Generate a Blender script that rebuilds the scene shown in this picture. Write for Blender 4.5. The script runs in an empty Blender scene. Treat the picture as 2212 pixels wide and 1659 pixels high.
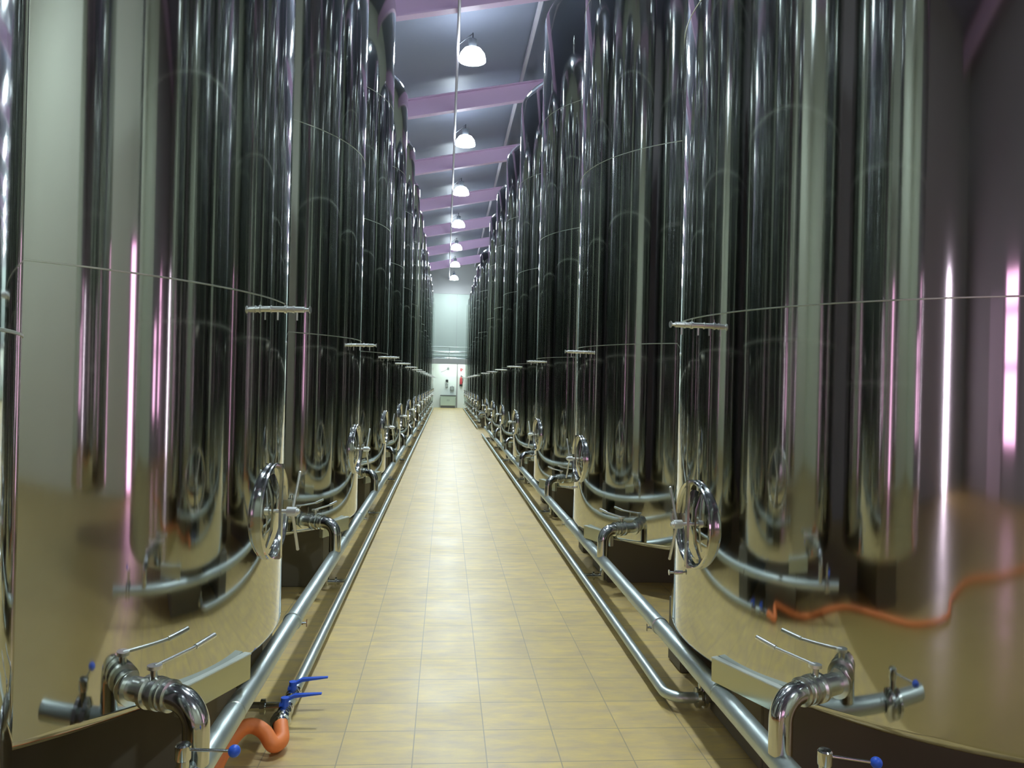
import bpy, bmesh, math, random
from mathutils import Vector, Matrix
C = bpy.context.scene.collection
SC = bpy.context.scene
PI = math.pi
random.seed(4)
EYE = 1.65

# ------------------------------------------------------------------ camera
def make_camera():
    f, yaw, roll = 1710.0, 0.084, 0.024
    def ray(u, v, w):
        c, s = math.cos(roll), math.sin(roll)
        u, v = c*u - s*v, s*u + c*v
        c, s = math.cos(yaw), math.sin(yaw)
        return Vector((c*u + s*w, -s*u + c*w, v))
    cam = bpy.data.cameras.new('camera')
    cam.sensor_width = 36.0
    cam.lens = f/2212*36.0
    cam.clip_start = 0.02
    o = bpy.data.objects.new('camera', cam); C.objects.link(o)
    X, Y, Z = ray(1, 0, 0), ray(0, 1, 0), -ray(0, 0, 1)
    m = Matrix(((X.x, Y.x, Z.x, 0), (X.y, Y.y, Z.y, 0), (X.z, Y.z, Z.z, EYE), (0, 0, 0, 1)))
    o.matrix_world = m
    SC.camera = o
make_camera()

# ------------------------------------------------------------------ world, exposure
w = bpy.data.worlds.new('world'); SC.world = w; w.use_nodes = True
bg = w.node_tree.nodes['Background']
bg.inputs[0].default_value = (0.35, 0.4, 0.5, 1); bg.inputs[1].default_value = 0.02
SC.view_settings.view_transform = 'Standard'
SC.view_settings.look = 'None'
SC.view_settings.gamma = 1.0
SC.view_settings.use_curve_mapping = False
SC.view_settings.exposure = 0.9
LAMP_STRENGTH = 210.0
WINDOW_STRENGTH = 1.7
SC.cycles.max_bounces = 11
SC.cycles.glossy_bounces = 8
SC.cycles.diffuse_bounces = 4
SC.cycles.sample_clamp_indirect = 6.0
SC.cycles.blur_glossy = 0.6

# ------------------------------------------------------------------ materials
def mat(name, col, rough=0.5, metal=0.0, emit=None, es=0.0, spec=None, aniso=None):
    m = bpy.data.materials.new(name); m.use_nodes = True
    b = m.node_tree.nodes['Principled BSDF']
    b.inputs['Base Color'].default_value = (*col, 1)
    b.inputs['Roughness'].default_value = rough
    b.inputs['Metallic'].default_value = metal
    if spec is not None: b.inputs['Specular IOR Level'].default_value = spec
    if emit:
        b.inputs['Emission Color'].default_value = (*emit, 1)
        b.inputs['Emission Strength'].default_value = es
    return m
def nodes(m): return m.node_tree.nodes, m.node_tree.links, m.node_tree.nodes['Principled BSDF']
def noise_rough(m, lo, hi, scale=(1, 1, 1), nscale=6.0):
    n, l, b = nodes(m)
    tc = n.new('ShaderNodeTexCoord'); mp = n.new('ShaderNodeMapping'); mp.inputs['Scale'].default_value = scale
    t = n.new('ShaderNodeTexNoise'); t.inputs['Scale'].default_value = nscale; t.inputs['Detail'].default_value = 4
    r = n.new('ShaderNodeMapRange'); r.inputs[3].default_value = lo; r.inputs[4].default_value = hi
    l.new(tc.outputs['Object'], mp.inputs[0]); l.new(mp.outputs[0], t.inputs['Vector'])
    l.new(t.outputs['Fac'], r.inputs[0]); l.new(r.outputs[0], b.inputs['Roughness'])
    return t

MIRROR = mat('mirror_polished_steel', (0.63, 0.65, 0.63), 0.10, 1.0)
def vertical_grain(m, amount):
    n, l, b = nodes(m)
    t = n.new('ShaderNodeTangent'); t.direction_type = 'RADIAL'; t.axis = 'Z'
    b.inputs['Anisotropic'].default_value = amount
    l.new(t.outputs[0], b.inputs['Tangent'])
    b.inputs['Anisotropic Rotation'].default_value = 0.25
noise_rough(MIRROR, 0.045, 0.075, (1, 1, 0.25), 3.0)
vertical_grain(MIRROR, 0.6)
def wavy(m, scale, strength, zs=0.12):
    n, l, b = nodes(m)
    tc = n.new('ShaderNodeTexCoord'); mp = n.new('ShaderNodeMapping'); mp.inputs['Scale'].default_value = (1, 1, zs)
    t = n.new('ShaderNodeTexNoise'); t.inputs['Scale'].default_value = scale; t.inputs['Detail'].default_value = 2
    bp = n.new('ShaderNodeBump'); bp.inputs['Strength'].default_value = strength; bp.inputs['Distance'].default_value = 0.01
    l.new(tc.outputs['Object'], mp.inputs[0]); l.new(mp.outputs[0], t.inputs['Vector'])
    l.new(t.outputs['Fac'], bp.inputs['Height']); l.new(bp.outputs[0], b.inputs['Normal'])
wavy(MIRROR, 2.2, 0.12)
FIT = mat('fine_ground_steel', (0.90, 0.92, 0.90), 0.34, 0.92)
CAST = mat('satin_valve_steel', (0.70, 0.73, 0.69), 0.27, 1.0)
POLISHED = mat('polished_steel_fittings', (0.66, 0.68, 0.66), 0.13, 1.0)
SEAM = mat('weld_seam', (0.62, 0.66, 0.58), 0.42, 1.0)
SATIN = mat('satin_steel_pipe', (0.56, 0.63, 0.61), 0.38, 0.85)
noise_rough(SATIN, 0.32, 0.46, (1, 0.2, 1), 12)
GLINT = mat('painted_pale_glint', (0.62, 0.66, 0.60), 0.5, 0.0)  # pale colour stands in for lamp light caught on the box top
BOXM = mat('brushed_steel_box', (0.60, 0.63, 0.52), 0.32, 1.0)
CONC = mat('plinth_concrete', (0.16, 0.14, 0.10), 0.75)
LAMPM = mat('lamp_glass', (1, 1, 1), 0.3, emit=(0.80, 0.93, 1.0), es=LAMP_STRENGTH)
SHADEM = mat('prismatic_lamp_shade', (0.8, 0.85, 0.9), 0.3, emit=(0.80, 0.93, 1.0), es=LAMP_STRENGTH*0.12)
HOUSING = mat('lamp_housing_grey', (0.10, 0.11, 0.13), 0.45, 0.6)
REFL = mat('lamp_reflector_aluminium', (0.55, 0.6, 0.65), 0.3, 1.0)
BEAM = mat('mauve_painted_beam', (0.78, 0.55, 0.80), 0.55)
PURL = mat('grey_mauve_purlin', (0.50, 0.46, 0.54), 0.55)
ROOF = mat('slate_roof_sheet', (0.22, 0.235, 0.32), 0.5)
WALL = mat('pale_green_grey_wall', (0.72, 0.76, 0.62), 0.6)
WALLFAR = mat('white_far_wall', (0.80, 0.86, 0.82), 0.6)
WALLN = mat('mauve_grey_wall', (0.27, 0.25, 0.26), 0.6)
GABLE = mat('grey_gable_panel', (0.34, 0.34, 0.33), 0.6)
BLUE = mat('blue_plastic', (0.03, 0.12, 0.70), 0.35)
ORANGE = mat('orange_rubber_hose', (0.85, 0.23, 0.06), 0.5)
BLACK = mat('black_rubber', (0.02, 0.02, 0.022), 0.6)
RED = mat('red_enamel', (0.45, 0.05, 0.06), 0.4)
WHITE = mat('white_enamel', (0.8, 0.82, 0.8), 0.5)
GREY = mat('dark_grey_enamel', (0.13, 0.14, 0.14), 0.5)
CAB = mat('pale_green_cabinet', (0.50, 0.62, 0.52), 0.5)
GALV = mat('galvanised_steel', (0.45, 0.50, 0.47), 0.45, 0.7)
PINKW = mat('pink_lit_window_pane', (0.9, 0.6, 0.8), 0.4, emit=(1.0, 0.50, 0.82), es=WINDOW_STRENGTH)
PINKB = mat('bright_daylight_doorway', (1, 1, 1), 0.4, emit=(1.0, 0.80, 1.0), es=WINDOW_STRENGTH*5)
FRAMEM = mat('mauve_window_frame', (0.30, 0.24, 0.30), 0.5)

def floor_material():
    m = mat('tan_floor_tiles', (0.6, 0.5, 0.25), 0.38)
    n, l, b = nodes(m)
    tc = n.new('ShaderNodeTexCoord'); sep = n.new('ShaderNodeSeparateXYZ'); l.new(tc.outputs['Object'], sep.inputs[0])
    def line(axis, off, period, wid):
        a = n.new('ShaderNodeMath'); a.operation = 'ADD'; a.inputs[1].default_value = off + 100*period
        l.new(sep.outputs[axis], a.inputs[0])
        d = n.new('ShaderNodeMath'); d.operation = 'DIVIDE'; d.inputs[1].default_value = period; l.new(a.outputs[0], d.inputs[0])
        fr = n.new('ShaderNodeMath'); fr.operation = 'FRACT'; l.new(d.outputs[0], fr.inputs[0])
        fl = n.new('ShaderNodeMath'); fl.operation = 'FLOOR'; l.new(d.outputs[0], fl.inputs[0])
        s = n.new('ShaderNodeMath'); s.operation = 'LESS_THAN'; s.inputs[1].default_value = wid/period; l.new(fr.outputs[0], s.inputs[0])
        return s, fl
    lx, fx = line('X', 0.107, 0.325, 0.005)
    ly, fy = line('Y', -4.085 + 0.325*13, 0.325, 0.006)
    mx = n.new('ShaderNodeMath'); mx.operation = 'MAXIMUM'; l.new(lx.outputs[0], mx.inputs[0]); l.new(ly.outputs[0], mx.inputs[1])
    cmb = n.new('ShaderNodeCombineXYZ'); l.new(fx.outputs[0], cmb.inputs[0]); l.new(fy.outputs[0], cmb.inputs[1])
    wn = n.new('ShaderNodeTexWhiteNoise'); l.new(cmb.outputs[0], wn.inputs['Vector'])
    mp = n.new('ShaderNodeMapping'); mp.inputs['Scale'].default_value = (1, 2.6, 1); l.new(tc.outputs['Object'], mp.inputs[0])
    t = n.new('ShaderNodeTexNoise'); t.inputs['Scale'].default_value = 5.0; t.inputs['Detail'].default_value = 5; t.inputs['Roughness'].default_value = 0.6
    l.new(mp.outputs[0], t.inputs['Vector'])
    r = n.new('ShaderNodeValToRGB'); e = r.color_ramp.elements
    e[0].position = 0.30; e[0].color = (0.47, 0.35, 0.19, 1); e[1].position = 0.68; e[1].color = (0.65, 0.48, 0.165, 1)
    l.new(t.outputs['Fac'], r.inputs[0])
    hv = n.new('ShaderNodeHueSaturation'); l.new(r.outputs[0], hv.inputs['Color'])
    mr = n.new('ShaderNodeMapRange'); mr.inputs[3].default_value = 0.93; mr.inputs[4].default_value = 1.05
    l.new(wn.outputs['Value'], mr.inputs[0]); l.new(mr.outputs[0], hv.inputs['Value'])
    mix = n.new('ShaderNodeMix'); mix.data_type = 'RGBA'
    l.new(mx.outputs[0], mix.inputs['Factor']); l.new(hv.outputs[0], mix.inputs[6]); mix.inputs[7].default_value = (0.33, 0.265, 0.15, 1)
    l.new(mix.outputs[2], b.inputs['Base Color'])
    t2 = n.new('ShaderNodeTexNoise'); t2.inputs['Scale'].default_value = 2.0; l.new(tc.outputs['Object'], t2.inputs['Vector'])
    rr = n.new('ShaderNodeMapRange'); rr.inputs[3].default_value = 0.30; rr.inputs[4].default_value = 0.5
    l.new(t2.outputs['Fac'], rr.inputs[0]); l.new(rr.outputs[0], b.inputs['Roughness'])
    bp = n.new('ShaderNodeBump'); bp.inputs['Strength'].default_value = 0.25; bp.inputs['Distance'].default_value = 0.002
    inv = n.new('ShaderNodeMath'); inv.operation = 'SUBTRACT'; inv.inputs[0].default_value = 1; l.new(mx.outputs[0], inv.inputs[1])
    l.new(inv.outputs[0], bp.inputs['Height']); l.new(bp.outputs[0], b.inputs['Normal'])
    return m
FLOORM = floor_material()
def ribbed(m, axis, period, strength, dist=0.02):
    n, l, b = nodes(m)
    tc = n.new('ShaderNodeTexCoord'); sep = n.new('ShaderNodeSeparateXYZ'); l.new(tc.outputs['Object'], sep.inputs[0])
    d = n.new('ShaderNodeMath'); d.operation = 'DIVIDE'; d.inputs[1].default_value = period; l.new(sep.outputs[axis], d.inputs[0])
    fr = n.new('ShaderNodeMath'); fr.operation = 'FRACT'; l.new(d.outputs[0], fr.inputs[0])
    s = n.new('ShaderNodeMath'); s.operation = 'LESS_THAN'; s.inputs[1].default_value = 0.06; l.new(fr.outputs[0], s.inputs[0])
    bp = n.new('ShaderNodeBump'); bp.inputs['Strength'].default_value = strength; bp.inputs['Distance'].default_value = dist
    bp.invert = True
    l.new(s.outputs[0], bp.inputs['Height']); l.new(bp.outputs[0], b.inputs['Normal'])
ribbed(ROOF, 'Y', 1.08, 0.8)
ribbed(WALL, 'Y', 1.2, 0.6)

# ------------------------------------------------------------------ mesh helpers
def link(o): C.objects.link(o); return o
class MB:
    def __init__(s): s.v = []; s.f = []; s.sm = []
    def add(s, vs, fs, smooth=True):
        k = len(s.v); s.v += [tuple(p) for p in vs]
        s.f += [tuple(i + k for i in f) for f in fs]; s.sm += [smooth]*len(fs); return s
    def box(s, c, d, rot=None, bevel=0.0):
        bm = bmesh.new(); bmesh.ops.create_cube(bm, size=1.0)
        for v in bm.verts: v.co = Vector((v.co.x*d[0], v.co.y*d[1], v.co.z*d[2]))
        if bevel: bmesh.ops.bevel(bm, geom=bm.edges[:], offset=bevel, segments=2, affect='EDGES')
        M = Matrix.Translation(Vector(c)) @ (rot.to_4x4() if rot else Matrix())
        bm.transform(M); bm.verts.index_update()
        s.add([v.co[:] for v in bm.verts], [[v.index for v in f.verts] for f in bm.faces], False); bm.free(); return s
    def lathe(s, prof, seg=48, origin=(0, 0, 0), axis=(0, 0, 1), cap=False):
        # prof: list of (r, h) along axis
        ax = Vector(axis).normalized(); q = Vector((0, 0, 1)).rotation_difference(ax)
        vs = []; fs = []; o = Vector(origin)
        for r, h in prof:
            for i in range(seg):
                a = 2*PI*i/seg; vs.append(o + q @ Vector((r*math.cos(a), r*math.sin(a), h)))
        for j in range(len(prof) - 1):
            for i in range(seg):
                a, b = j*seg + i, j*seg + (i + 1) % seg
                fs.append((a, b, b + seg, a + seg))
        if cap:
            fs.append(tuple(range(seg))[::-1]); fs.append(tuple((len(prof) - 1)*seg + i for i in range(seg)))
        return s.add(vs, fs)
    def cyl(s, p0, p1, r, seg=24, r1=None):
        p0, p1 = Vector(p0), Vector(p1); L = (p1 - p0).length
        return s.lathe([(r, 0), (r if r1 is None else r1, L)], seg, p0, p1 - p0, True)
    def tube(s, pts, r, seg=20, cap=True):
        pts = [Vector(p) for p in pts]; n = len(pts); vs = []; fs = []
        T = [(pts[min(i + 1, n - 1)] - pts[max(i - 1, 0)]).normalized() for i in range(n)]
        up = Vector((0, 0, 1)) if abs(T[0].z) < 0.9 else Vector((0, 1, 0))
        N = (up - T[0]*up.dot(T[0])).normalized()
        for i in range(n):
            N = (N - T[i]*N.dot(T[i])).normalized(); B = T[i].cross(N)
            rr = r[i] if isinstance(r, (list, tuple)) else r
            for k in range(seg):
                a = 2*PI*k/seg; vs.append(pts[i] + N*(math.cos(a)*rr) + B*(math.sin(a)*rr))
        for i in range(n - 1):
            for k in range(seg):
                a, b = i*seg + k, i*seg + (k + 1) % seg; fs.append((a, b, b + seg, a + seg))
        if cap:
            fs.append(tuple(range(seg))[::-1]); fs.append(tuple((n - 1)*seg + k for k in range(seg)))
        return s.add(vs, fs)
    def sphere(s, c, r, seg=20):
        prof = [(max(r*math.sin(PI*i/12), 1e-4), -r*math.cos(PI*i/12)) for i in range(13)]
        return s.lathe(prof, seg, c, (0, 0, 1))
    def mesh(s, name, m, angle=35):
        me = bpy.data.meshes.new(name); me.from_pydata(s.v, [], s.f); me.update()
        bm = bmesh.new(); bm.from_mesh(me); bmesh.ops.recalc_face_normals(bm, faces=bm.faces[:]); bm.to_mesh(me); bm.free()
        for p, sm in zip(me.polygons, s.sm): p.use_smooth = sm
        try: me.set_sharp_from_angle(angle=math.radians(angle))
        except Exception: pass
        me.materials.append(m); return me
    def build(s, name, m, parent=None, angle=35):
        o = bpy.data.objects.new(name, s.mesh(name, m, angle)); link(o)
        if parent is not None: o.parent = parent
        return o
def tag(o, label=None, cat=None, group=None, kind=None):
    if label: o['label'] = label
    if cat: o['category'] = cat
    if group: o['group'] = group
    if kind: o['kind'] = kind
    return o
def empty(name, loc, label=None, cat=None, group=None):
    o = bpy.data.objects.new(name, None); link(o); o.location = loc; o.empty_display_size = 0.1
    return tag(o, label, cat, group)
def copy_tree(o, parent=None):
    c = o.copy(); link(c)
    if parent is not None: c.parent = parent
    for ch in list(o.children): copy_tree(ch, c)
    return c
ORD = ['first', 'second', 'third', 'fourth', 'fifth', 'sixth', 'seventh', 'eighth', 'ninth', 'tenth', 'eleventh', 'twelfth', 'thirteenth', 'fourteenth', 'fifteenth']
def smooth_path(pts, n=8):
    P = [Vector(p) for p in pts]; out = []
    for i in range(len(P) - 1):
        a, b, c, d = P[max(i - 1, 0)], P[i], P[i + 1], P[min(i + 2, len(P) - 1)]
        for k in range(n):
            t = k/n
            out.append(0.5*((2*b) + (c - a)*t + (2*a - 5*b + 4*c - d)*t*t + (3*b - a - 3*c + d)*t**3))
    out.append(P[-1]); return out

# ------------------------------------------------------------------ the hall
RT = 1.45; S = 3.251
LX, LY0 = -2.187, 3.632
RX, RY0 = 2.642, 3.803
WL, WR, WB, WF = -6.0, 7.8, -8.0, 52.0
def roof_z(x): return 9.02 + 0.204*x
def quadbox(name, m, lo, hi, kind='structure'):
    c = [(a + b)/2 for a, b in zip(lo, hi)]; d = [b - a for a, b in zip(lo, hi)]
    o = MB().box((0, 0, 0), d).build(name, m); o.location = c
    return tag(o, kind=kind)
fl = MB().box(((WL + WR)/2, (2.3 + WF)/2, -0.1), (WR - WL + 0.4, WF - 2.3 + 0.2, 0.2)).build('floor', FLOORM); tag(fl, kind='structure')
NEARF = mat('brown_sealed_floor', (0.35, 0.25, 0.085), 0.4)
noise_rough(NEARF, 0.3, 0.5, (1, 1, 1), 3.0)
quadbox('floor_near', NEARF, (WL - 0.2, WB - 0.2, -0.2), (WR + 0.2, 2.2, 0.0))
quadbox('wall_left', WALLN, (WL - 0.2, WB, 0), (WL, WF, 12))
quadbox('wall_right', WALL, (WR, WB, 0), (WR + 0.2, WF, 12))
quadbox('wall_far', WALLFAR, (WL, WF, 0), (WR, WF + 0.2, 3.0))
quadbox('wall_far_middle', mat('pale_grey_green_panel', (0.40, 0.46, 0.41), 0.6), (WL, WF - 0.01, 3.0), (WR, WF + 0.2, 7.45))
quadbox('wall_far_upper', GABLE, (WL, WF - 0.04, 7.45), (WR, WF + 0.2, 12))
quadbox('wall_near', WALLN, (WL, WB - 0.2, 0), (1.4, WB, 12))
quadbox('wall_near_right', WALL, (1.4, WB - 0.2, 0), (WR, WB, 12))
d = quadbox('door_1', mat('pale_mauve_door', (0.52, 0.42, 0.50), 0.5), (-3.95, WB, 0), (-3.05, WB + 0.06, 3.3))
h = MB().cyl((0.36, 0.07, -0.6), (0.36, 0.07, -0.4), 0.015, 12).build('door_handle', GREY, d)
a = math.atan(0.204)
cz = roof_z((WL + WR)/2) + 0.16
o = MB().box((0, 0, 0), ((WR - WL)/math.cos(a) + 1.0, WF - WB + 0.4, 0.1), Matrix.Rotation(-a, 3, 'Y')).build('ceiling', ROOF)
o.location = ((WL + WR)/2, (WB + WF)/2, cz); tag(o, kind='structure')
# seams of the far wall panels
quadbox('trim_1', GABLE, (0.72, WF - 0.05, 0), (0.80, WF, 3.0))
quadbox('trim_2', GALV, (-0.98, WF - 0.06, 0), (-0.92, WF, 3.0))
quadbox('trim_3', GABLE, (0.64, WF - 0.02, 3.9), (0.66, WF, 7.45))

# near-end glazing, seen only as reflections in the tanks
def window(n, plane, a0, a1, z0, z1, pane_mat, mull):
    root = bpy.data.objects.new('window_%d' % n, None); link(root); tag(root, kind='structure')
    fr = MB(); pn = MB(); t = 0.09
    def bx(mb, u0, u1, q0, q1, d0, d1):
        if plane[0] == 'y': mb.box(((u0 + u1)/2, plane[1] + (d0 + d1)/2, (q0 + q1)/2), (u1 - u0, d1 - d0, q1 - q0))
        else: mb.box((plane[1] + (d0 + d1)/2*plane[2], (u0 + u1)/2, (q0 + q1)/2), (d1 - d0, u1 - u0, q1 - q0))
    bx(pn, a0, a1, z0, z1, 0.0, 0.03)
    bx(fr, a0 - t, a0, z0 - t, z1 + t, 0, 0.1); bx(fr, a1, a1 + t, z0 - t, z1 + t, 0, 0.1)
    bx(fr, a0, a1, z1, z1 + t, 0, 0.1)
    if z0 > 0.1: bx(fr, a0, a1, z0 - t, z0, 0, 0.1)
    for zz in mull: bx(fr, a0, a1, zz - 0.05, zz + 0.05, 0, 0.08)
    fr.build('window_frame', FRAMEM, root); pn.build('pane', pane_mat, root)
window(1, ('x', WL, 1), -6.3, -5.9, 0.1, 3.6, PINKB, [])
window(2, ('y', WB), -2.9, -2.1, 0.9, 3.6, PINKW, [2.1, 3.0])
window(3, ('y', WB), -0.9, 0.2, 0.9, 2.6, PINKW, [2.1])
window(4, ('x', WR, -1), 1.55, 2.15, 0.1, 3.4, PINKW, [])

# ------------------------------------------------------------------ tanks
ZT = 6.40
ZB = {'left': 0.493, 'right': 0.395}   # height of the tank bottoms above the floor
def shell_mesh(R, z0=0.49, zt=ZT, dome=0.55, seg=224):
    rb = 0.045
    prof = [(0.02, z0 + 0.02), (R*0.5, z0 + 0.012), (R - rb - 0.01, z0)]
    for i in range(0, 7):
        t = PI/2*i/6; prof.append((R - rb + rb*math.sin(t), z0 + rb - rb*math.cos(t)))
    for k in range(1, 12): prof.append((R, z0 + rb + (zt - z0 - rb)*k/12))
    for i in range(0, 15):
        t = PI/2*i/14*0.93; prof.append((R*math.cos(t), zt + dome*math.sin(t)))
    prof.append((0.24, zt + dome + 0.0)); prof.append((0.24, zt + dome + 0.16)); prof.append((0.20, zt + dome + 0.18)); prof.append((0.01, zt + dome + 0.19))
    return MB().lathe(prof, seg).mesh('shell', MIRROR, 50)
def seam_mesh(R, z, seg=224):
    r = 0.0022; h = 0.0045
    return MB().lathe([(R - 0.004, z - h), (R + r, z - h*0.5), (R + r, z + h*0.5), (R - 0.004, z + h)], seg).mesh('weld_seam', SEAM)
def top_vent(root, R, zt):
    m = MB(); m.cyl((0.55, 0, zt + 0.40), (0.55, 0, zt + 0.72), 0.05).cyl((0.55, 0, zt + 0.72), (0.55, 0, zt + 0.76), 0.09)
    m.cyl((0.55, 0, zt + 0.78), (0.55, 0, zt + 0.84), 0.035)
    m.build('vent', POLISHED, root)

def manhole(root, R, a, ang, z, r=0.205):
    """neck ring with recessed door, yoke bar, screw hub and two rod handles, facing the aisle; a=+1 faces +X"""
    n = Vector((math.cos(ang)*a, -math.sin(ang), 0)); t = Vector((math.sin(ang)*a, math.cos(ang), 0)); k = Vector((0, 0, 1))
    base = n*(R - 0.034) + Vector((0, 0, z))
    def P(u, v, d): return base + t*u + k*v + n*d
    ring = MB()
    prof = [(r - 0.014, 0.0), (r - 0.014, 0.046), (r - 0.011, 0.052), (r - 0.004, 0.056), (r + 0.003, 0.052), (r + 0.005, 0.046), (r, 0.038), (r, 0.0)]
    ring.lathe(prof, 64, base, n)
    ro = ring.build('manhole_neck', POLISHED, root)
    d = MB(); d.lathe([(0.002, 0.052), (0.09, 0.049), (r - 0.05, 0.036), (r - 0.03, 0.030), (r - 0.022, 0.018), (r - 0.022, 0.004)], 64, base, n)
    d.build('door', MIRROR, ro)
    y = MB(); R3 = Matrix((t, n, k)).transposed()
    y.box(P(0, 0, 0.072), (0.030, 0.012, 2*r + 0.004), R3, 0.003)
    y.box(P(0, r - 0.006, 0.063), (0.036, 0.03, 0.014), R3, 0.002); y.box(P(0, -r + 0.006, 0.063), (0.036, 0.03, 0.014), R3, 0.002)
    y.build('yoke_bar', POLISHED, ro)
    h = MB(); h.cyl(P(0, 0, 0.05), P(0, 0, 0.155), 0.009, 16); h.cyl(P(0, 0, 0.100), P(0, 0, 0.142), 0.021, 20); h.cyl(P(0, 0, 0.142), P(0, 0, 0.150), 0.014, 16)
    h.build('screw_hub', FIT, ro)
    for u, v in ((0.055, 0.165), (0.045, -0.172)):
        L = math.hypot(u, v); s0 = 0.018/L
        g = MB(); g.cyl(P(u*s0, v*s0, 0.124), P(u, v, 0.138), 0.0066, 12); g.sphere(P(u, v, 0.138), 0.0075, 12)
        g.build('handle', FIT, ro)
    hg = MB(); hg.box(P(r - 0.002, 0, 0.05), (0.03, 0.05, 0.05), R3, 0.004); hg.cyl(P(r + 0.012, -0.04, 0.06), P(r + 0.012, 0.04, 0.06), 0.007, 12)
    hg.build('hinge', POLISHED, ro)

def level_valve(root, R, a, ang, z, L=0.175):
    n = Vector((math.cos(ang)*a, -math.sin(ang), 0)); t = Vector((math.sin(ang)*a, math.cos(ang), 0))
    base = n*(R - 0.006) + Vector((0, 0, z))
    m = MB(); r = 0.0125
    m.lathe([(0.017, 0), (0.017, 0.006), (r, 0.008), (r, 0.062), (0.017, 0.064), (0.017, 0.073), (r, 0.075), (r, 0.098), (0.0155, 0.1), (0.0155, 0.106), (r, 0.108), (r, L - 0.025), (0.008, L - 0.023), (0.007, L - 0.008), (0.015, L - 0.004), (0.016, L), (0.001, L)], 24, base, n)
    b = m.build('level_valve', FIT, root)
    for d in (0.035, 0.118):
        p = base + n*d; g = MB(); g.cyl(p + Vector((0, 0, -0.012)), p + Vector((0, 0, -0.046)), 0.0042, 12); g.build('peg', FIT, b)
    g = MB(); g.cyl(base + n*0.069 + Vector((0, 0, 0.012)), base + n*0.066 + Vector((0, 0, 0.032)), 0.003, 10); g.build('pin', POLISHED, b)

def drip_box(root, R, a, ang, z):
    n = Vector((math.cos(ang)*a, -math.sin(ang), 0)); t = Vector((math.sin(ang)*a, math.cos(ang), 0))
    R3 = Matrix((t, n, Vector((0, 0, 1)))).transposed()
    m = MB(); c = n*(R + 0.006) + Vector((0, 0, z - 0.055))
    m.box(c, (0.40, 0.03, 0.10), R3, 0.002)
    ob = m.build('outlet_box', BOXM, root)
    tag(MB().box(c + Vector((0, 0, 0.052)), (0.404, 0.034, 0.008), R3, 0.002).build('top_glint', GLINT, ob), 'top edge with its highlight painted light grey')  # highlight along the top edge, put into the colour

def spigot(root, R, a, ang, z):
    n = Vector((math.cos(ang)*a, math.sin(ang), 0)); b = n*(R - 0.005) + Vector((0, 0, z))
    MB().lathe([(0.011, 0), (0.011, 0.026), (0.005, 0.028), (0.005, 0.05), (0.014, 0.052), (0.014, 0.056), (0.001, 0.057)], 20, b, n).build('spigot', POLISHED, root)

def make_tank(name, a, R=RT, right=False, small=False):
    root = empty(name, (0, 0, 0))
    me = shell_mesh(R, ZB['right' if right else 'left']); o = link(bpy.data.objects.new('shell', me)); o.parent = root
    for z in ((1.715, 3.2, 4.8) if small else (1.99, 3.535, 5.063)):
        q = link(bpy.data.objects.new('weld_seam', seam_mesh(R, z))); q.parent = root
    top_vent(root, R, ZT)
    if not small:
        manhole(root, R, a, math.radians(4.0 if a > 0 else 5.0), 1.07 if a > 0 else 1.005)
        level_valve(root, R, a, math.radians(7), 1.945)
        drip_box(root, R, a, math.radians(22.5), 0.545 if a > 0 else 0.46)
        if right: spigot(root, R, a, math.radians(4), 0.72)
    return root

# outlet with butterfly valve, coupling and elbow down into the main pipe
def make_outlet(a, zpipe, lx, ly=-0.985):
    root = empty('outlet_pipe', (0, 0, 0))
    zo = zpipe + 0.235
    end = Vector((a*lx, ly, zo)); ang = math.radians(25)
    n = Vector((math.cos(ang)*a, -math.sin(ang), 0)); t = Vector((math.sin(ang)*a, math.cos(ang), 0))
    rb = 0.085; er = 0.043
    # elbow: arc from horizontal n to down
    c0 = end - n*rb + Vector((0, 0, 0))
    pts = [c0 + n*(rb*math.sin(q)) + Vector((0, 0, -rb*(1 - math.cos(q)))) for q in [PI/2*i/12 for i in range(13)]]
    pts = [c0 - n*0.02] + pts + [Vector((end.x, end.y, zpipe + 0.03))]
    MB().tube(pts, er, 32).build('elbow', POLISHED, root)
    def A(d): return c0 - n*d
    # find distance back to the shell
    d = 0.0
    while (A(d).x**2 + A(d).y**2) > (RT - 0.02)**2 and d < 1: d += 0.002
    D = d
    stub = MB(); stub.cyl(A(D + 0.01), A(0.115), 0.041, 32); stub.lathe([(0.041, -0.0), (0.058, 0.006), (0.058, 0.012), (0.041, 0.014)], 40, A(D - 0.012), n)
    stub.build('stub', CAST, root)
    cp = MB(); cp.lathe([(0.043, 0), (0.052, 0.003), (0.052, 0.012), (0.046, 0.016), (0.046, 0.022), (0.053, 0.025), (0.053, 0.037), (0.043, 0.04)], 40, A(0.055), n)
    cp.build('coupling', CAST, root)
    vb = MB(); vb.lathe([(0.040, 0), (0.055, 0.004), (0.056, 0.02), (0.047, 0.026), (0.047, 0.040), (0.056, 0.046), (0.055, 0.062), (0.040, 0.066)], 40, A(0.125), n)
    mid = A(0.092); vb.cyl(mid, mid + Vector((0, 0, 0.076)), 0.014, 20)
    v = vb.build('valve_body', CAST, root)
    lv = MB(); b0 = mid + Vector((0, 0, 0.080))
    lv.cyl(b0, b0 + Vector((0, 0, 0.012)), 0.024, 20)
    e1 = b0 + t*0.185 + Vector((0, 0, 0.016)); e2 = b0 + t*0.285 + Vector((0, 0, 0.030))
    lv.cyl(b0 + Vector((0, 0, 0.008)), e1, 0.0065, 14)
    lv.cyl(e1 + (e2 - e1)*0.03, e2, 0.0095, 16)
    lv.build('lever', FIT, v)
    return root

def make_plinth(h, depth):
    """concrete support wall; its end face looks onto the aisle"""
    root = MB().box((0, 0, 0), (2.3, depth, h), None, 0.01).build('concrete_plinth', CONC)
    return root

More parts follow.
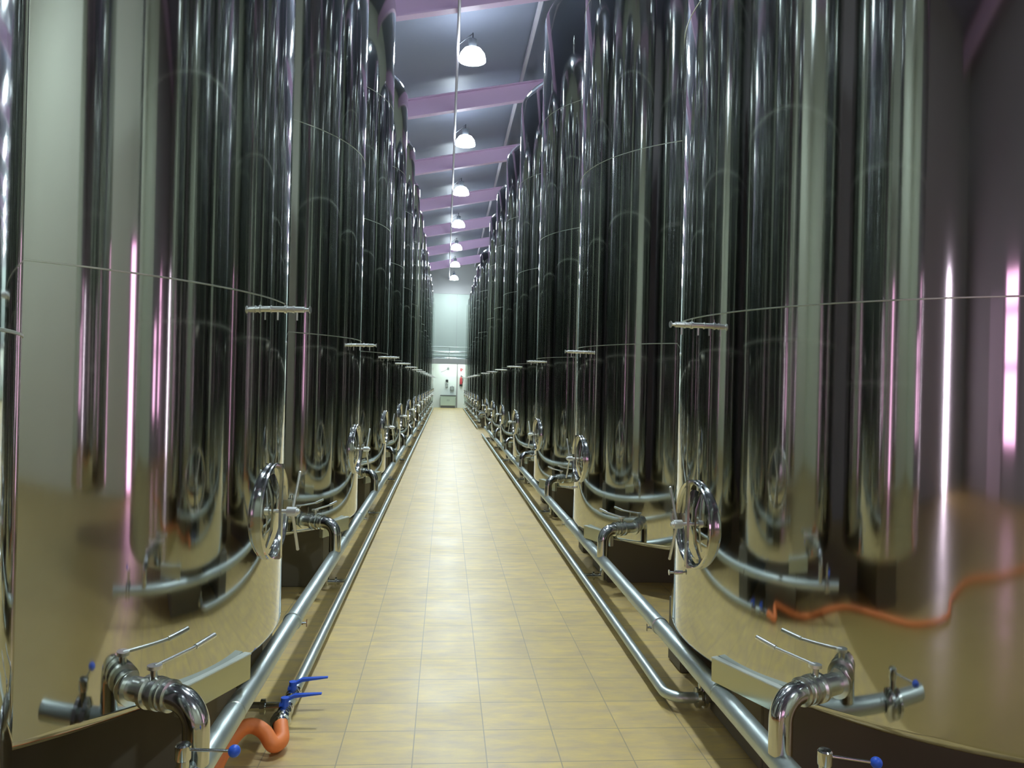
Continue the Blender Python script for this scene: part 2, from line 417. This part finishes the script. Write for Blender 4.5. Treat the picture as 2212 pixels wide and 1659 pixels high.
sides = {'left': dict(a=1, X=LX, y0=LY0, pipez=0.36, pipex=-0.78, thinx=-0.72, ly=-0.985),
         'right': dict(a=-1, X=RX, y0=RY0, pipez=0.305, pipex=1.24, thinx=1.17, ly=-1.03)}
for side, q in sides.items():
    a = q['a']
    ks = [k for k in range(15) if not (side == 'right' and k == 7)]
    lx = abs(q['pipex'] - q['X'])
    pt = make_tank('storage_tank', a, right=(side == 'right'))
    po = make_outlet(a, q['pipez'], lx, q['ly'])
    for j, k in enumerate(ks):
        y = q['y0'] + S*k
        if y > 50.2: continue
        nm = ORD[j]
        if j:
            t = copy_tree(pt); o = copy_tree(po)
        else: t, o = pt, po
        t.location = (q['X'], y, 0); o.location = (q['X'], y, 0)
        if j == 0: lab = 'large mirror-polished steel tank nearest the camera on the %s of the aisle' % side
        else: lab = 'mirror-polished steel tank, %s full-size tank from the camera on the %s side' % (nm, side)
        tag(t, lab, 'tank', 'steel tanks lining the aisle')
        tag(o, 'steel outlet pipe with elbow and lever valve on the %s full-size %s-hand tank' % (nm, side), 'pipe valve', 'tank outlets with lever valves')
    # plinths
    for part, dy, dep in (('nearer', -0.17, 0.66), ('farther', 0.80, 0.26)):
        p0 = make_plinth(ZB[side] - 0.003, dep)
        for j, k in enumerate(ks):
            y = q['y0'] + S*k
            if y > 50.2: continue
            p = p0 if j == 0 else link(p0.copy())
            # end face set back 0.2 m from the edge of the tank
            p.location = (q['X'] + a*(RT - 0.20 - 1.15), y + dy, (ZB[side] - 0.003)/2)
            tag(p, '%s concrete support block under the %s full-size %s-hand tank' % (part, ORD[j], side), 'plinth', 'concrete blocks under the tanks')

small = make_tank('storage_tank', 1, R=0.92, small=True)
small.location = (-1.58, 1.075, 0)
tag(small, 'narrow polished steel tank cut off by the left edge, nearest of all', 'tank')
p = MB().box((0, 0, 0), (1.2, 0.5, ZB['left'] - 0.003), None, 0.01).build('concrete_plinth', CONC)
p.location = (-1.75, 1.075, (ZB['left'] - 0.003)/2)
tag(p, 'concrete support block under the narrow near left tank', 'plinth')

small2 = make_tank('storage_tank', 1, R=0.62, small=True)
small2.location = (4.9, 0.5, 0)
tag(small2, 'slim steel tank seen only as a dark band mirrored in the near left tank', 'tank')
# ------------------------------------------------------------------ pipe runs
def main_pipe(X, z, y0, y1, clamps, welds, label, a, group):
    root = empty('main_pipe', (X, y0, 0), label, 'pipe', group)
    r = 0.043
    MB().cyl((0, 0, z), (0, y1 - y0, z), r, 36).build('pipe', SATIN, root)
    for y in clamps:
        c = MB().lathe([(r, -0.012), (r + 0.006, -0.010), (r + 0.006, 0.010), (r, 0.012)], 36, (0, y - y0, z), (0, 1, 0)).build('clamp', SATIN, root)
        s = MB(); s.cyl((a*(r + 0.002), y - y0, z - 0.01), (a*(r + 0.03), y - y0, z - 0.01), 0.006, 12)
        s.box((a*(r + 0.032), y - y0, z - 0.01), (0.006, 0.012, 0.040), None, 0.002)
        s.cyl((a*(r + 0.012), y - y0 - 0.018, z - 0.01), (a*(r + 0.012), y - y0 + 0.018, z - 0.01), 0.004, 10)
        s.build('wing_screw', POLISHED, c)
    for y in welds:
        MB().lathe([(r, -0.004), (r + 0.0018, 0), (r, 0.004)], 36, (0, y - y0, z), (0, 1, 0)).build('weld_joint', SEAM, root)
    return root
def thin_pipe(X, z, y0, y1, branches, label, a, group, bend=None):
    root = empty('lower_pipe', (X, y0, 0), label, 'pipe', group)
    r = 0.027
    pts = [(0, 0.0, z), (0, y1 - y0, z)]
    if bend:
        R = 0.10; arc = [Vector((bend*(R - R*math.sin(PI/2*i/10)), R - R*math.cos(PI/2*i/10), z)) for i in range(11)][::1]
        arc = [Vector((bend*R*(1 - math.cos(q)), -R*math.sin(q) + 0.0, z)) for q in [PI/2*(1 - i/10) for i in range(11)]]
        pts = [Vector((bend*(R + 0.05), -R, z))] + arc + [Vector((0, y1 - y0, z))]
    MB().tube(pts, r, 28).build('pipe', SATIN, root)
    if bend:
        f = MB(); f.lathe([(r, 0), (0.05, 0.004), (0.052, 0.02), (0.04, 0.024), (0.04, 0.035), (0.052, 0.04), (0.05, 0.055), (r, 0.06)], 32, (bend*0.14, -0.10, z), (bend, 0, 0))
        f.cyl((bend*0.19, -0.1, z), (bend*0.33, -0.1, z), r, 24)
        f.cyl((bend*0.165, -0.1, z), (bend*0.165, -0.1, z + 0.10), 0.012, 16)
        f.build('union', POLISHED, root)
    for y in branches:
        b = MB(); b.cyl((0, y - y0, z), (-a*0.17, y - y0, z), 0.021, 20)
        b.lathe([(0.021, 0), (0.034, 0.003), (0.034, 0.017), (0.021, 0.02)], 24, (-a*0.085, y - y0, z), (-a, 0, 0))
        b.cyl((-a*0.17, y - y0, z - 0.03), (-a*0.17, y - y0, z + 0.09), 0.022, 20)
        b.build('branch', POLISHED, root)
    return root
yl = [LY0 + S*k for k in range(15) if LY0 + S*k < 50.2]
yr1 = [RY0 + S*k for k in range(7)]; yr2 = [RY0 + S*k for k in range(8, 15) if RY0 + S*k < 50.2]
G1, G2 = 'main pipes running along the aisle', 'lower pipes running beside the aisle'
main_pipe(-0.78, 0.36, 2.30, 51.0, [y + 0.66 for y in yl if y < 50], [y - 0.51 for y in yl], 'thicker upper satin steel pipe running the length of the left tanks', 1, G1)
main_pipe(1.24, 0.305, 2.25, 24.1, [y + 0.58 for y in yr1], [y - 0.4 for y in yr1], 'thicker upper satin steel pipe along the nearer group of right tanks', -1, G1)
main_pipe(1.24, 0.305, 28.4, 51.0, [y + 0.58 for y in yr2 if y < 50], [y - 0.4 for y in yr2], 'thicker upper satin steel pipe along the distant right tanks beyond the gap', -1, G1)
thin_pipe(-0.72, 0.07, 3.85, 51.0, [y - 0.60 for y in yl[1:]], 'thinner lower satin steel pipe close to the floor along the left tanks', 1, G2)
thin_pipe(1.17, 0.07, 4.05, 24.5, [y - 0.55 for y in yr1[1:]], 'thinner lower satin steel pipe close to the floor along the nearer right tanks', -1, G2, bend=1)
thin_pipe(1.17, 0.07, 28.2, 51.0, [y - 0.55 for y in yr2], 'thinner lower satin steel pipe close to the floor by the distant right tanks', -1, G2)

# bleed valves with blue balls on the near ends of the main pipes
def ball_valve(x, y, z, ztop, dirv, label):
    root = empty('bleed_valve', (x, y, 0), label, 'valve', 'ball-handled valves on the near pipe ends')
    b = MB(); b.lathe([(0.03, -0.05), (0.045, -0.046), (0.075, -0.03), (0.075, -0.012), (0.05, -0.008), (0.05, 0.008), (0.075, 0.012), (0.075, 0.03), (0.045, 0.046), (0.03, 0.05)], 40, (0, 0, z), (0, 1, 0))
    b.build('valve_body', POLISHED, root)
    s = MB(); s.cyl((0, 0, z), (0, 0, ztop - 0.05), 0.019, 20); s.lathe([(0.022, 0), (0.024, 0.004), (0.024, 0.045), (0.020, 0.05), (0.001, 0.051)], 28, (0, 0, ztop - 0.05))
    st = s.build('stem', POLISHED, root)
    d = Vector(dirv).normalized()
    p0 = Vector((0, 0, ztop - 0.018)); p1 = p0 + d*0.145
    r = MB().cyl(p0 + d*0.018, p1, 0.0048, 12).build('lever_rod', POLISHED, root)
    tag(MB().sphere(p1 + d*0.012, 0.019, 24).build('ball_knob', BLUE, r), 'blue plastic ball')
ball_valve(-0.78, 2.52, 0.36, 0.515, (1, -0.06, -0.02), 'steel valve with a blue ball handle, bottom left in front of the elbow')
ball_valve(1.27, 2.50, 0.305, 0.475, (1, -0.32, -0.03), 'steel valve with a blue ball handle, cut by the bottom edge on the right')

# two blue-levered valves and the orange hose at the near end of the left lower pipe
def blue_lever_valve(y, label, spin):
    root = empty('lever_valve', (-0.72, y, 0), label, 'valve', 'blue lever valves on the left lower pipe')
    z = 0.07
    MB().lathe([(0.027, -0.055), (0.034, -0.05), (0.034, -0.03), (0.03, -0.026), (0.036, -0.012), (0.036, 0.012), (0.03, 0.026), (0.034, 0.03), (0.034, 0.05), (0.027, 0.055)], 28, (0, 0, z), (0, 1, 0)).build('valve_body', POLISHED, root)
    st = MB().cyl((0, 0, z), (0, 0, z + 0.062), 0.012, 16).build('stem', POLISHED, root)
    d = Vector((math.cos(spin), math.sin(spin), 0)); u = Vector((-d.y, d.x, 0))
    L = MB(); k = Vector((0, 0, 1)); b = Vector((0, 0, z + 0.06))
    prof = [(-0.024, -0.028, 0.018), (-0.004, -0.018, 0.018), (0.02, 0.0, 0.016), (0.045, 0.013, 0.014), (0.17, 0.026, 0.009)]
    vs = []
    for dd, zz, hw in prof:
        for sy in (-1, 1):
            for th in (0.0, 0.014 if dd < 0.1 else 0.006): vs.append(b + d*dd + u*(sy*hw) + k*(zz + th))
    fs = []
    for i in range(len(prof) - 1):
        o = i*4
        fs += [(o, o + 4, o + 6, o + 2), (o + 1, o + 3, o + 7, o + 5), (o, o + 1, o + 5, o + 4), (o + 2, o + 6, o + 7, o + 3)]
    fs += [(0, 2, 3, 1), (len(vs) - 4, len(vs) - 3, len(vs) - 1, len(vs) - 2)]
    L.add(vs, fs, False); L.cyl(b + k*-0.03, b + k*0.012, 0.019, 20)
    tag(L.build('lever', BLUE, root), 'blue plastic lever')
blue_lever_valve(4.02, 'blue lever valve on the left lower pipe, farther of the pair', 0.05)
blue_lever_valve(3.82, 'blue lever valve on the left lower pipe, nearer one beside the hose', 0.0)
root = empty('hose_fitting', (-0.72, 3.70, 0), 'round steel hose union between the blue-levered valves and orange hose', 'pipe fitting')
MB().lathe([(0.027, 0.08), (0.036, 0.07), (0.045, 0.06), (0.046, 0.03), (0.038, 0.024), (0.038, 0.0), (0.027, -0.01)], 32, (0, -0.02, 0.07), (0, 1, 0)).build('union', POLISHED, root)
b = MB(); b.cyl((0, 0.19, 0.07), (-0.20, 0.19, 0.07), 0.022, 20); b.lathe([(0.022, 0), (0.036, 0.004), (0.036, 0.026), (0.022, 0.03)], 24, (-0.10, 0.19, 0.07), (-1, 0, 0)); b.build('side_branch', POLISHED, root)
hp = smooth_path([(-0.72, 3.72, 0.07), (-0.70, 3.64, 0.068), (-0.685, 3.57, 0.052), (-0.71, 3.52, 0.055), (-0.755, 3.545, 0.10), (-0.81, 3.55, 0.125), (-0.855, 3.50, 0.12), (-0.885, 3.35, 0.09), (-0.888, 3.1, 0.055), (-0.95, 2.85, 0.04), (-1.20, 2.35, 0.036), (-1.22, 1.9, 0.036), (-0.85, 1.4, 0.036), (-0.35, 0.9, 0.036), (-0.25, 0.2, 0.036), (-0.7, -0.5, 0.036), (-0.8, -1.4, 0.036), (-0.2, -2.2, 0.036), (0.3, -3.2, 0.036), (0.0, -4.4, 0.036)], 10)
tag(MB().tube(hp, 0.033, 24).build('hose', ORANGE), 'thick orange rubber hose curling from the left lower pipe end', 'hose')

# ------------------------------------------------------------------ roof steel and lamps
def make_beam():
    W = (WR - WL)/math.cos(a0) - 0.05
    R3 = Matrix.Rotation(-a0, 3, 'Y')
    m = MB(); m.box((0, 0, 0), (W, 0.03, 0.40), R3)
    up = R3 @ Vector((0, 0, 1))
    m.box(up*0.21, (W, 0.20, 0.03), R3); m.box(-up*0.21, (W, 0.20, 0.03), R3)
    return m.build('roof_beam', BEAM)
a0 = math.atan(0.204)
xm = (WL + WR)/2
bproto = None
for i, y in enumerate([-7.1 + 5.4*k for k in range(11)]):
    bm_ = make_beam() if bproto is None else link(bproto.copy())
    bproto = bproto or bm_
    bm_.location = (xm, y, 8.66 + 0.204*xm)
    n = i - 3
    lab = 'mauve painted roof beam above and behind the camera' if y < 12 else 'mauve painted roof beam crossing the aisle, %s one in view' % ORD[max(0, i - 4)]
    tag(bm_, lab, 'beam', 'sloping roof beams')
for j, (x, w_, h_) in enumerate([(-1.6, .07, .12), (1.72, .07, .12)]):
    lab = {1.72: 'pale purlin running lengthwise under the roof, right of the lamps', -1.6: 'lengthwise roof purlin above the inner edge of the left tanks'}.get(x, 'lengthwise roof purlin hidden above the tank tops')
    o = MB().box((0, 0, 0), (w_, WF - WB - 0.2, h_)).build('roof_purlin', PURL)
    o.location = (x, (WF + WB)/2, 8.66 + 0.204*x + 0.29)
    tag(o, lab, 'purlin', 'lengthwise roof purlins')
o = MB().cyl((0, WB + 0.1, 0), (0, WF - 0.1, 0), 0.03, 12).build('cable_conduit', PURL); o.location = (0.09, 0, 8.40)
tag(o, 'thin lengthwise conduit under the beams just left of the lamps', 'conduit')

def make_lamp():
    root = empty('high_bay_lamp', (0, 0, 0))
    MB().lathe([(0.265, 0.0), (0.262, 0.03), (0.235, 0.13), (0.17, 0.22), (0.09, 0.26), (0.09, 0.262), (0.172, 0.226), (0.242, 0.135), (0.27, 0.03), (0.27, -0.005), (0.265, 0.0)], 40, (0, 0, 0)).build('prismatic_shade', SHADEM, root)
    MB().lathe([(0.001, -0.035), (0.10, -0.03), (0.19, -0.012), (0.245, 0.012), (0.245, 0.02), (0.001, 0.02)], 40, (0, 0, 0)).build('lamp_lens', LAMPM, root)
    MB().lathe([(0.07, 0.255), (0.085, 0.26), (0.085, 0.42), (0.06, 0.44), (0.001, 0.445)], 28, (0, 0, 0)).build('ballast_housing', HOUSING, root)
    m = MB(); m.cyl((0, 0, 0.44), (0, 0, 0.56), 0.012, 12); m.cyl((0, 0, 0.55), (-0.29, 0, 0.30), 0.008, 8); m.build('hanger', HOUSING, root)
    return root
lp = make_lamp()
fill_lamp = copy_tree(lp); fill_lamp.location = (4.6, -3.2, 7.9)  # added lamp outside the view, lights the walls at the right near end
tag(fill_lamp, 'added high-bay lamp out of view, brightening the right near corner', 'lamp', 'high-bay lamps over the aisle')
ly = [15.92 + 5.66*k for k in range(7)]
for i, y in enumerate([4.7, 10.3] + ly):
    l = lp if i == 0 else copy_tree(lp)
    l.location = (0.385, y, 8.12)
    if y < 12: lab = {4.7: 'round high-bay lamp above the nearest large tanks, seen only mirrored in steel', 10.3: 'round high-bay lamp over the third pair of tanks, just above the picture'}[y]
    elif y < 16: lab = 'largest and brightest round high-bay lamp, nearest above the aisle'
    else: lab = 'glowing round high-bay lamp, %s in view counting from the nearest' % ORD[ly.index(y)]
    tag(l, lab, 'lamp', 'high-bay lamps over the aisle')

# ------------------------------------------------------------------ far end of the hall
root = empty('catwalk', (0, WF, 0), 'galvanised catwalk with railings across the far wall', 'catwalk')
W2 = 8.0
tag(MB().box((1, -0.6, 3.02), (W2, 1.16, 0.16)).build('deck', GALV, root), 'grey deck')
MB().box((1, -1.18, 3.00), (W2, 0.06, 0.34)).build('edge_beam', GABLE, root)
for z in (3.42, 3.65, 3.92):
    MB().cyl((1 - W2/2, -1.18, z), (1 + W2/2, -1.18, z), 0.026, 12).build('rail', GALV, root)
for k in range(6):
    x = 1 - W2/2 + 0.05 + k*(W2 - 0.1)/5
    MB().cyl((x, -1.18, 3.0), (x, -1.18, 3.92), 0.024, 12).build('post', GALV, root)
for x in (-2.6, 4.6):
    MB().box((x, -1.12, 1.42), (0.12, 0.12, 2.84)).build('column', GALV, root)
# ducts on the catwalk
root = empty('pipe_bundle', (0.5, WF - 0.5, 3.13), 'shiny horizontal pipes stacked above the catwalk deck', 'pipes')
for z in (0.10, 0.30, 0.50): MB().cyl((-3, 0, z), (3.5, 0, z), 0.055, 16).build('pipe', POLISHED, root)
for x in (-2.4, 0.1, 2.6): MB().box((x, 0.06, 0.27), (0.05, 0.04, 0.58)).build('bracket', GALV, root)

root = empty('metal_cabinet', (0.2, WF - 0.35, 0), 'low pale green cabinet against the far wall', 'cabinet')
MB().box((0, 0, 0.46), (0.98, 0.5, 0.62), None, 0.01).build('body', CAB, root)
MB().box((0, 0, 0.80), (1.04, 0.56, 0.05), None, 0.008).build('top', GREY, root)
MB().box((0, 0, 0.075), (0.92, 0.46, 0.15)).build('base', GREY, root)
for x in (-0.245, 0.245):
    d = MB().box((x, -0.258, 0.46), (0.46, 0.016, 0.58), None, 0.004).build('door', CAB, root)
    MB().box((x*0.2, -0.272, 0.50), (0.02, 0.014, 0.12)).build('handle', GREY, d)
root = empty('fire_extinguisher', (1.02, WF - 0.11, 1.42), 'red fire extinguisher with black base on the far wall', 'fire extinguisher')
MB().lathe([(0.085, 0.02), (0.09, 0.04), (0.09, 0.50), (0.06, 0.58), (0.025, 0.61), (0.025, 0.64)], 24, cap=True).build('cylinder', RED, root)
MB().lathe([(0.092, 0), (0.094, 0.02), (0.094, 0.12), (0.092, 0.13)], 24, cap=True).build('boot', BLACK, root)
m = MB(); m.box((0, 0, 0.67), (0.05, 0.05, 0.06)); m.box((0.0, -0.04, 0.70), (0.03, 0.14, 0.02)); m.build('valve_handle', BLACK, root)
MB().tube(smooth_path([(0.03, 0, 0.66), (0.11, 0, 0.62), (0.13, 0, 0.4), (0.10, 0, 0.2)], 6), 0.013, 10).build('discharge_hose', BLACK, root)
root = empty('wall_sign', (1.04, WF - 0.02, 2.50), 'small square sign with a faint reddish mark above the extinguisher', 'sign')
MB().box((0, 0, 0), (0.30, 0.012, 0.30)).build('plate', WHITE, root)
m = MB(); m.box((-0.03, -0.009, 0), (0.10, 0.006, 0.2)); m.box((0.07, -0.009, 0.02), (0.05, 0.006, 0.12)); m.build('pictogram', RED, root)
def wall_unit(name, x, z, w_, h_, d_, m_, label, cat, lid):
    root = empty(name, (x, WF - d_/2 - 0.005, z), label, cat)
    MB().box((0, 0, 0), (w_, d_, h_), None, 0.008).build('casing', m_, root)
    MB().box((0, -d_/2 - 0.006, 0), (w_*0.8, 0.012, h_*0.8), None, 0.003).build('cover', lid, root)
    MB().cyl((0, 0, h_/2), (0, 0, h_/2 + 0.06), 0.012, 8).build('cable_gland', GREY, root)
wall_unit('switch_box', 0.10, 1.76, 0.17, 0.15, 0.10, GREY, 'dark switch box on the white far wall, higher of two', 'switch box', BLACK)
wall_unit('socket_box', 0.09, 1.44, 0.16, 0.22, 0.12, GREY, 'dark socket box on the white far wall, lower of two', 'socket', GALV)
wall_unit('control_box', 0.44, 1.26, 0.26, 0.26, 0.16, GREY, 'square grey control box above the pale cabinet', 'control box', GALV)
wall_unit('junction_box', 0.16, 2.55, 0.15, 0.17, 0.08, GALV, 'small grey junction box high on the white far wall', 'junction box', GREY)
o = MB().tube(smooth_path([(-0.30, WF - 0.02, 2.32), (-0.05, WF - 0.02, 2.42), (0.10, WF - 0.02, 2.54)], 6), 0.01, 8).build('cable', GREY)
tag(o, 'thin grey cable slanting up to the junction box', 'cable')
# added strip lamp, hidden behind the edge beam, brightens the lower far wall
root = empty('fill_strip_lamp', (0.6, WF - 0.9, 2.91), 'added strip lamp hidden under the far catwalk deck to brighten the wall', 'lamp')
MB().box((0, 0, 0), (2.4, 0.14, 0.05), None, 0.01).build('housing', WHITE, root)
MB().cyl((-1.15, 0, -0.03), (1.15, 0, -0.03), 0.02, 12).build('tube', mat('fill_strip_tube', (1, 1, 1), 0.4, emit=(0.85, 1.0, 0.95), es=60.0), root)
